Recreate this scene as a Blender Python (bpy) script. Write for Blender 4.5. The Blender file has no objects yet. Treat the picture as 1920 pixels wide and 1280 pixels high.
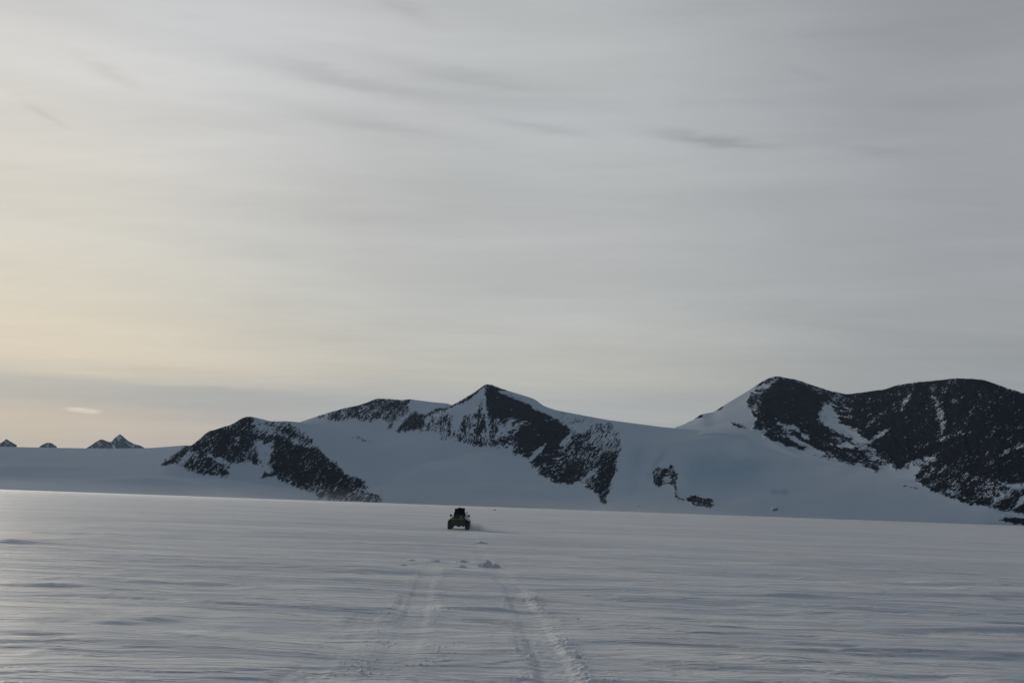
import bpy, bmesh, math, random
import numpy as np
from mathutils import Vector, Matrix

random.seed(7)
sc = bpy.context.scene
COL = sc.collection
R = math.radians

# ------------------------------------------------------------------ camera
F_PX = 1867.0
EYE = np.array([0.0, 0.0, 2.3])
ROLL = math.atan(0.0355)
PITCH = math.atan((949.0 - 640.0) / F_PX * math.cos(ROLL))
FW = np.array([0, math.cos(PITCH), math.sin(PITCH)])
U0 = np.array([0, -math.sin(PITCH), math.cos(PITCH)])
R0 = np.array([1.0, 0, 0])
RT = math.cos(ROLL) * R0 + math.sin(ROLL) * U0
UP = -math.sin(ROLL) * R0 + math.cos(ROLL) * U0


def ray(px, py):
    px, py = np.asarray(px, float), np.asarray(py, float)
    v = FW + ((px - 960) / F_PX)[..., None] * RT + ((640 - py) / F_PX)[..., None] * UP
    return v / np.linalg.norm(v, axis=-1, keepdims=True)


def at_dist(px, py, d):
    """world point seen at (px,py), d metres away over the ground"""
    v = ray(px, py)
    k = np.asarray(d, float) / np.hypot(v[..., 0], v[..., 1])
    return EYE + v * k[..., None]


def at_z(px, py, z):
    v = ray(px, py)
    return EYE + v * ((z - EYE[2]) / v[..., 2])[..., None]


def project(P):
    q = P - EYE
    w = q @ FW
    return 960 + F_PX * (q @ RT) / w, 640 - F_PX * (q @ UP) / w


def hz(px):
    return 949 + 0.0355 * (px - 960)


cam = bpy.data.cameras.new("camera")
cam.lens, cam.sensor_width, cam.sensor_fit = 36 * F_PX / 1920, 36, 'HORIZONTAL'
cam.clip_start, cam.clip_end = 0.1, 120000
co = bpy.data.objects.new("camera", cam)
COL.objects.link(co)
m = Matrix.Identity(4)
for i in range(3):
    m[i][0], m[i][1], m[i][2], m[i][3] = RT[i], UP[i], -FW[i], EYE[i]
co.matrix_world = m
sc.camera = co


# ------------------------------------------------------------------ helpers
def sm(a, b, x):
    t = np.clip((x - a) / (b - a), 0, 1)
    return t * t * (3 - 2 * t)


_rng = np.random.RandomState(11)
_PERM = np.concatenate([_rng.permutation(512)] * 2)
_ANG = _rng.rand(512) * 2 * np.pi


def perlin(x, y, seed=0):
    xi, yi = np.floor(x).astype(np.int64), np.floor(y).astype(np.int64)
    xf, yf = x - xi, y - yi
    u, v = xf ** 3 * (xf * (xf * 6 - 15) + 10), yf ** 3 * (yf * (yf * 6 - 15) + 10)

    def g(ix, iy, dx, dy):
        h = _PERM[_PERM[(ix + seed * 57) & 511] + (iy & 511) & 511]
        a = _ANG[h]
        return np.cos(a) * dx + np.sin(a) * dy
    n0 = g(xi, yi, xf, yf) * (1 - u) + g(xi + 1, yi, xf - 1, yf) * u
    n1 = g(xi, yi + 1, xf, yf - 1) * (1 - u) + g(xi + 1, yi + 1, xf - 1, yf - 1) * u
    return 1.5 * (n0 * (1 - v) + n1 * v)


def tag(o, label=None, cat=None, group=None, kind=None):
    for k, v in (('label', label), ('category', cat), ('group', group), ('kind', kind)):
        if v:
            o[k] = v
    return o


def empty(name, loc):
    o = bpy.data.objects.new(name, None)
    COL.objects.link(o)
    o.location = loc
    return o


def srgb(r, g, b):
    f = lambda c: c / 12.92 if c <= .04045 else ((c + .055) / 1.055) ** 2.4
    return (f(r / 255), f(g / 255), f(b / 255))


class NT:
    """terse node building"""
    def __init__(s, tree):
        s.t = tree
        tree.nodes.clear()

    def n(s, typ, **kw):
        nd = s.t.nodes.new(typ)
        ins = kw.pop('ins', {})
        for k, v in kw.items():
            setattr(nd, k, v)
        for k, v in ins.items():
            s.set(nd.inputs[k], v)
        return nd

    def set(s, inp, v):
        if isinstance(v, bpy.types.NodeSocket):
            s.t.links.new(v, inp)
        else:
            try:
                inp.default_value = v
            except (TypeError, ValueError):
                inp.default_value = (*v, 1)

    def m(s, op, a, b=0.0, c=0.0, clamp=False):
        nd = s.n('ShaderNodeMath', operation=op, use_clamp=clamp)
        for i, v in enumerate((a, b, c)):
            if i < len(nd.inputs):
                s.set(nd.inputs[i], v)
        return nd.outputs[0]

    def step(s, x, a, b, lo=0.0, hi=1.0):
        nd = s.n('ShaderNodeMapRange', interpolation_type='SMOOTHSTEP')
        for i, v in enumerate((x, a, b, lo, hi)):
            s.set(nd.inputs[i], v)
        return nd.outputs[0]

    def mix(s, f, a, b, blend='MIX'):
        nd = s.n('ShaderNodeMix', data_type='RGBA', blend_type=blend)
        s.set(nd.inputs[0], f)
        s.set(nd.inputs[6], a if isinstance(a, bpy.types.NodeSocket) else (*a, 1))
        s.set(nd.inputs[7], b if isinstance(b, bpy.types.NodeSocket) else (*b, 1))
        return nd.outputs[2]

    def noise(s, vec, scale, detail=4, rough=.55, dist=0.0):
        nd = s.n('ShaderNodeTexNoise', ins={'Vector': vec, 'Scale': scale, 'Detail': detail,
                                            'Roughness': rough, 'Distortion': dist})
        return nd.outputs[0]

    def xyz(s, x, y, z=0.0):
        nd = s.n('ShaderNodeCombineXYZ')
        for i, v in enumerate((x, y, z)):
            s.set(nd.inputs[i], v)
        return nd.outputs[0]


def material(name):
    mt = bpy.data.materials.new(name)
    mt.use_nodes = True
    return mt, NT(mt.node_tree)


def surface(nt, **ins):
    p = nt.n('ShaderNodeBsdfPrincipled', ins=ins)
    o = nt.n('ShaderNodeOutputMaterial')
    nt.t.links.new(p.outputs[0], o.inputs[0])
    return p


# ------------------------------------------------------------------ materials
def snow_plain_material():
    mt, nt = material("wind_packed_snow")
    pos = nt.n('ShaderNodeNewGeometry').outputs['Position']
    sep = nt.n('ShaderNodeSeparateXYZ', ins={0: pos})
    x, y = sep.outputs[0], sep.outputs[1]
    y = nt.m('ADD', y, nt.m('MULTIPLY', nt.noise(nt.xyz(nt.m('MULTIPLY', x, .16), nt.m('MULTIPLY', y, .22)), 1.0, 3), 3.0))
    v1 = nt.xyz(nt.m('MULTIPLY', x, .17), nt.m('MULTIPLY', y, .85))
    v2 = nt.xyz(nt.m('MULTIPLY', x, .7), nt.m('MULTIPLY', y, 6.0))
    v3 = nt.xyz(nt.m('MULTIPLY', x, .022), nt.m('MULTIPLY', y, .075))
    n1, n2, n3 = nt.noise(v1, 1.0, 6, .65, .3), nt.noise(v2, 1.0, 4, .6), nt.noise(v3, 1.0, 6, .62, .4)
    # crust (older, greyer, wind polished) against fresh drift
    f = nt.step(nt.m('ADD', nt.m('MULTIPLY', n1, .45), nt.m('ADD', nt.m('MULTIPLY', n2, .15), nt.m('MULTIPLY', n3, .40))), .44, .56)
    col = nt.mix(f, (.55, .60, .68), (.79, .80, .815))
    crust = nt.m('ADD', nt.m('MULTIPLY', nt.step(n1, .50, .55), .048), nt.m('MULTIPLY', nt.step(n2, .52, .57), .018))
    hgt = nt.m('ADD', nt.m('ADD', crust, nt.m('MULTIPLY', n1, .12)), nt.m('ADD', nt.m('MULTIPLY', n2, .02), nt.m('MULTIPLY', n3, 1.1)))
    bump = nt.n('ShaderNodeBump', ins={'Strength': 1.0, 'Distance': .7, 'Height': hgt})
    surface(nt, **{'Base Color': col, 'Roughness': .52, 'IOR': 1.31, 'Normal': bump.outputs[0],
                   'Specular IOR Level': .6})
    return mt


def mountain_material(name, rock_a, rock_b, fine=1.0):
    mt, nt = material(name)
    d = nt.n('ShaderNodeAttribute', attribute_name='rock').outputs['Fac']
    ice = nt.n('ShaderNodeAttribute', attribute_name='ice').outputs['Fac']
    fl = nt.n('ShaderNodeAttribute', attribute_name='flow').outputs['Vector']
    a = nt.noise(fl, .030 * fine, 3, .5, .6)
    b = nt.noise(fl, .12 * fine, 4, .62, .8)
    c = nt.noise(fl, .34 * fine, 3, .6, .5)
    n = nt.m('ADD', nt.m('MULTIPLY', a, .22), nt.m('ADD', nt.m('MULTIPLY', b, .43), nt.m('MULTIPLY', c, .35)))
    th = nt.n('ShaderNodeMapRange', clamp=True)
    for i, v in enumerate((d, 0.0, 1.0, .625, .375)):
        nt.set(th.inputs[i], v)
    diff = nt.m('SUBTRACT', n, th.outputs[0])
    mask = nt.m('MULTIPLY', nt.step(diff, -.012, .03), nt.step(d, .03, .10))
    rock = nt.mix(nt.step(b, .35, .65), rock_a, rock_b)
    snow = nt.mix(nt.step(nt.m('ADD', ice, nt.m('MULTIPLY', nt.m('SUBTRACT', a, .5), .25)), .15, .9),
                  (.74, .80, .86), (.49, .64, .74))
    col = nt.mix(mask, snow, rock)
    hgt = nt.m('MULTIPLY', nt.m('ADD', nt.m('MULTIPLY', b, .6), nt.m('MULTIPLY', c, .4)), mask)
    bump = nt.n('ShaderNodeBump', ins={'Strength': .4, 'Distance': 10.0, 'Height': hgt})
    p = nt.n('ShaderNodeBsdfDiffuse', ins={'Color': col, 'Roughness': .6, 'Normal': bump.outputs[0]})
    o = nt.n('ShaderNodeOutputMaterial')
    nt.t.links.new(p.outputs[0], o.inputs[0])
    return mt


def plain_mat(name, col, rough=.5, metal=0.0, var=.25, scale=6.0, bump=0.0):
    mt, nt = material(name)
    tc = nt.n('ShaderNodeTexCoord').outputs['Object']
    n = nt.noise(tc, scale, 4, .6)
    c = nt.mix(nt.step(n, .3, .7), tuple(v * (1 - var) for v in col), tuple(min(1, v * (1 + var)) for v in col))
    kw = {'Base Color': c, 'Roughness': rough, 'Metallic': metal}
    if bump:
        kw['Normal'] = nt.n('ShaderNodeBump', ins={'Strength': .6, 'Distance': bump, 'Height': nt.noise(tc, scale * 2, 4, .6)}).outputs[0]
    surface(nt, **kw)
    return mt


M_PLAIN = snow_plain_material()
M_MOUNT = mountain_material("snow_dusted_rock", (.0100, .0118, .0180), (.0230, .0240, .0310))
M_FAR = mountain_material("distant_rock", (.014, .018, .028), (.026, .030, .042), .35)


# ------------------------------------------------------------------ grids to meshes
def mesh_from(name, V, Fq, N, mat, attrs=None):
    me = bpy.data.meshes.new(name)
    used = np.unique(Fq)
    remap = np.full(len(V), -1, np.int64)
    remap[used] = np.arange(len(used))
    Fq = remap[Fq]
    V, N = V[used], N[used]
    me.vertices.add(len(V))
    me.vertices.foreach_set('co', V.astype(np.float32).ravel())
    nf = len(Fq)
    me.loops.add(nf * 4)
    me.loops.foreach_set('vertex_index', Fq.astype(np.int32).ravel())
    me.polygons.add(nf)
    me.polygons.foreach_set('loop_start', np.arange(0, nf * 4, 4, dtype=np.int32))
    me.update(calc_edges=True)
    me.polygons.foreach_set('use_smooth', np.ones(nf, bool))
    for k, a in (attrs or {}).items():
        a = a[used]
        if a.ndim == 1:
            at = me.attributes.new(k, 'FLOAT', 'POINT')
            at.data.foreach_set('value', a.astype(np.float32))
        else:
            at = me.attributes.new(k, 'FLOAT_VECTOR', 'POINT')
            at.data.foreach_set('vector', a.astype(np.float32).ravel())
    me.normals_split_custom_set_from_vertices(N.astype(np.float32))
    me.materials.append(mat)
    o = bpy.data.objects.new(name, me)
    COL.objects.link(o)
    return o


def grid_faces(nr, nc, wrap=False):
    i = np.arange(nr * nc).reshape(nr, nc)
    if wrap:
        j = np.roll(i, -1, axis=1)
        a, b, c, d = i[:-1], j[:-1], j[1:], i[1:]
    else:
        a, b, c, d = i[:-1, :-1], i[:-1, 1:], i[1:, 1:], i[1:, :-1]
    return np.stack([a.ravel(), b.ravel(), c.ravel(), d.ravel()], 1)


def grid_normals(P, wrap=False):
    du = np.gradient(P, axis=1)
    if wrap:
        du = (np.roll(P, -1, 1) - np.roll(P, 1, 1)) * .5
    dv = np.gradient(P, axis=0)
    N = np.cross(du, dv)
    N /= np.linalg.norm(N, axis=2, keepdims=True) + 1e-12
    N[N[..., 2] < 0] *= -1
    return N.reshape(-1, 3)


# ------------------------------------------------------------------ snow plain
def ground_base(d):
    return -.53 * sm(40, 105, d) - 9.5 * sm(2550, 3150, d)


TRK_L = [(640, 1330), (690, 1290), (722, 1262), (752, 1215), (775, 1160), (790, 1110), (808, 1050), (824, 1018), (843, 995)]
TRK_R = [(1085, 1330), (1058, 1290), (1042, 1262), (1015, 1205), (990, 1150), (966, 1106), (915, 1055), (893, 1018), (877, 995)]
TRK_O = [(480, 1330), (560, 1270), (640, 1200), (690, 1150), (735, 1112), (770, 1080)]


def gpt(px, py):
    """point of the snow plain seen at a pixel"""
    z = 0.0
    for _ in range(8):
        p = at_z(np.array(float(px)), np.array(float(py)), z)
        z = float(ground_base(math.hypot(p[0], p[1])))
    return p


def line_offset(x, y, pts):
    P = np.array([gpt(*p) for p in pts])
    xs = np.interp(y, P[:, 1], P[:, 0])
    sl = np.interp(y, (P[1:, 1] + P[:-1, 1]) / 2, np.diff(P[:, 0]) / np.diff(P[:, 1]))
    return (x - xs) / np.sqrt(1 + sl * sl)


# drifts seen in the photograph: (px, py, half width px, height m, tail m)
DRIFTS = [
    (20, 1016, 90, .42, 9), (340, 1094, 95, .16, 3.5), (520, 1097, 170, .09, 3), (90, 1096, 110, .09, 4),
    (150, 1163, 110, .11, 2.5), (290, 1160, 60, .07, 2), (395, 1190, 60, .05, 1.2), (700, 1019, 62, .20, 4),
    (790, 1018, 45, .17, 4), (840, 1018, 30, .18, 4), (960, 1018, 66, .26, 5), (1095, 1024, 55, .20, 5),
    (1290, 1160, 100, .08, 2), (1400, 1163, 60, .08, 1.5), (1520, 1176, 60, .06, 1.5), (1700, 1110, 90, .09, 3),
    (1880, 1096, 70, .14, 4), (1500, 1120, 120, .09, 3), (1830, 1270, 45, .05, .8), (1530, 1068, 120, .12, 5),
    (1320, 1020, 160, .16, 6), (1750, 1040, 120, .15, 6), (1640, 1272, 50, .03, .7), (410, 1060, 90, .12, 4),
    (600, 1065, 110, .10, 4), (190, 1044, 40, .14, 3), (870, 1072, 70, .08, 2.5), (660, 1088, 70, .07, 2.5),
    (940, 1053, 60, .16, 1.6), (1040, 1057, 90, .12, 2.0), (820, 1062, 40, .09, 1.2), (160, 990, 60, .25, 8),
    (560, 1005, 120, .20, 8), (1180, 1000, 120, .2, 8), (1650, 1020, 150, .18, 8), (740, 1265, 60, .03, .6),
    (960, 1150, 80, .03, 1.2), (1250, 1240, 90, .03, .8), (60, 1225, 40, .05, .9), (200, 1200, 90, .05, 1.4),
]


def plain_height(x, y):
    d = np.hypot(x, y)
    spacing = np.maximum(.045, d * d / (2.3 * 996) * .55)
    h = ground_base(d)
    wy = y + 2.0 * perlin(x / 22, y / 11, 3) * sm(2, 5, 11 / spacing) + .75 * perlin(x / 6, y / 3.2, 4) * sm(3, 7, 3.2 / spacing) + .16 * perlin(x / 1.7, y / 1.1, 7) * sm(4, 9, 1.1 / spacing) - .035 * x
    rough = .35 + .65 * sm(-.25, .35, perlin(x / 40, y / 12, 5))
    layers = [(600, 170, .30, 0), (190, 50, .16, 0), (70, 17, .10, 0), (30, 6.0, .075, 1), (15, 2.7, .070, 1),
              (8, 1.25, .042, 1), (4.6, .62, .020, 1), (1.9, .30, .008, 0), (.55, .16, .0035, 0)]
    for k, (lx, ly, amp, ridged) in enumerate(layers):
        w = sm(1.6, 4.0, ly / spacing)
        if not np.any(w > 0):
            continue
        n = perlin(x / lx + 13.7 * k, wy / ly + 7.1 * k, 20 + k)
        if ridged:
            n2 = perlin(x / lx * .8 + 3.7 * k, wy / ly * .8 + 1.3 * k, 40 + k)
            n = (1 - np.abs(n) * 1.9) * .6 * sm(-.3, .3, n2) + .35 * n2
        a = amp * (rough if ly < 8 else 1.0)
        h = h + n * a * w
    h0 = h
    for k, (lx, ly, A) in enumerate([(22, 6.5, .07), (9, 2.6, .045), (4, 1.15, .028), (1.8, .5, .015), (.8, .24, .007)]):
        w = sm(3.0, 8.0, ly / spacing)
        n = perlin(x / lx + 3.3 * k, wy / ly + 5.9 * k, 120 + k) + .35 * perlin(x / lx * 2.7, wy / ly * 2.7, 130 + k)
        cov = sm(-.2, .3, perlin(x / lx * .35 + 8, wy / ly * .3, 140 + k))
        h = h + A * w * (sm(.08, .30, n) + .6 * np.maximum(n - .1, 0)) * cov
    steps = h - h0
    for (px, py, hw, H, L) in DRIFTS:
        c = gpt(px, py)
        w = 1.45 * hw / F_PX * np.hypot(c[0], c[1])
        yy = c[1] + .03 * (x - c[0]) + .12 * w * perlin(x / (w * .5 + .2), y * 0 + px, 9) * .5
        t = y - yy
        a = max(.22, H * 2.2)
        u = np.clip(1 - ((x - c[0]) / w) ** 2, 0, 1)
        if not np.any(u > 0):
            continue
        u = u * (.5 + .6 * sm(-.5, .5, perlin(x / (w * .8 + .1), y * 0 + py, 11)))
        h = h + .5 * H * u ** 2 * sm(-a, 0, t) * np.exp(-np.maximum(t, 0) / L)
    # long step of packed snow crossing the whole view some 27 m away
    y0 = 27.6 + 1.1 * perlin(x / 14, x * 0 + .5, 60) + .35 * perlin(x / 3.5, x * 0 + .7, 61) - .02 * x
    t = y - y0
    h = h + .13 * sm(-1.5, 0, t) * np.exp(-np.maximum(t, 0) / 9) * (.55 + .45 * sm(-.3, .2, perlin(x / 18, x * 0 + .3, 62)))
    # wheel ruts
    near = (y > 4) & (y < 112) & (np.abs(x) < 30)
    xx, yy = x[near], y[near]
    dh = np.zeros_like(xx)
    st = steps[near]
    for pts, dep, sd in ((TRK_L, .024, 1), (TRK_R, .028, 2), (TRK_O, .013, 3)):
        s = line_offset(xx, yy, pts) + .05 * perlin(yy / 1.9, yy * 0 + sd, 70 + sd)
        pres = .5 + .5 * sm(-.25, .3, perlin(yy / 4.5, yy * 0 + .4, 73 + sd))
        pres = pres * (1 - .55 * sm(28, 40, yy))
        if sd == 1:
            pres *= .75
        if sd == 3:
            pres *= 1 - sm(20, 27, yy)
        dh -= .65 * pres * st * (1 - sm(.35, .6, np.abs(s))) * (.4 if sd == 3 else 1)
        tread = .007 * perlin(xx / .11, yy / .13, 80 + sd) + .007 * perlin(xx / .3, yy / .22, 84 + sd)
        rut = -dep * (1 - sm(.16, .34, np.abs(s)))
        crumb = .75 + .5 * perlin(xx / .13, yy / .17, 90 + sd) + .5 * perlin(xx / .06, yy / .07, 93 + sd)
        berm = (.8 if sd == 3 else 1) * dep * .8 * np.maximum(crumb, 0) * (
            np.exp(-((s - .42) / .15) ** 2) * (1.15 if sd == 2 else .8) + np.exp(-((s + .42) / .14) ** 2) * .6)
        dh += pres * (rut + berm + tread * (np.abs(s) < .45))
        # spray of crumbs thrown to either side
        thrown = np.maximum(perlin(xx / .07, yy / .08, 97 + sd) - .42, 0) * .07 * np.exp(-((np.abs(s) - .5) / .45) ** 2)
        dh += thrown * sm(.05, .5, perlin(xx / 1.2, yy / 1.6, 99 + sd)) * (yy < 32) * (0 if sd == 3 else 1)
    h[near] += dh
    return h


def build_plain():
    # one row for each half pixel of the scored picture
    f = 996.0
    rows = [.35, 1.2, 2.2, 3.2, 4.2, 5.2, 6.2, 7.2, 8.0]
    v = 2.3 * f / 8.4
    while v > 2.3 * f / 2500:
        rows.append(2.3 * f / v)
        v -= .46 if v > 12 else .2
    rows += [2500, 2560, 2640, 2740, 2860, 3000, 3150, 4200, 7000, 12000, 18500]
    r = np.array(rows)
    a_in = np.arange(-34, 34.001, .042)
    a_mid = np.concatenate([np.arange(-60, -34, .5), a_in, np.arange(34.4, 60.1, .5)])
    az = np.radians(np.concatenate([a_mid, np.arange(62.5, 299.9, 2.5)]))
    rr, aa = np.meshgrid(r, az, indexing='ij')
    x, y = rr * np.sin(aa), rr * np.cos(aa)
    h = plain_height(x, y)
    P = np.stack([x, y, h], 2)
    nr, nc = x.shape
    N = grid_normals(P, True)
    Fq = grid_faces(nr, nc, True)
    V = P.reshape(-1, 3)
    # close the small hole under the camera with a triangle fan of quads
    ctr = len(V)
    V = np.vstack([V, [[0, 0, float(h[0].mean())]]])
    N = np.vstack([N, [[0, 0, 1]]])
    i = np.arange(0, nc - 1, 2)
    fan = np.stack([np.full(len(i), ctr), (i + 2) % nc, i + 1, i], 1)
    Fq = np.vstack([Fq, fan])
    o = mesh_from("snow_plain", V, Fq, N, M_PLAIN)
    tag(o, "wide flat snow plain ribbed by wind with two wheel ruts", None, None, 'structure')
    return o


# ------------------------------------------------------------------ mountains
def P4(ox, oy, s, pts):
    return [(ox + a / s, oy + b / s) for a, b in pts]


A_ = lambda p: P4(300, 720, 4.0, p)
C_ = lambda p: P4(720, 700, 4.0, p)
O_ = lambda p: P4(1140, 700, 4.267, p)
E_ = lambda p: P4(1500, 690, 4.129, p)

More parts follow.
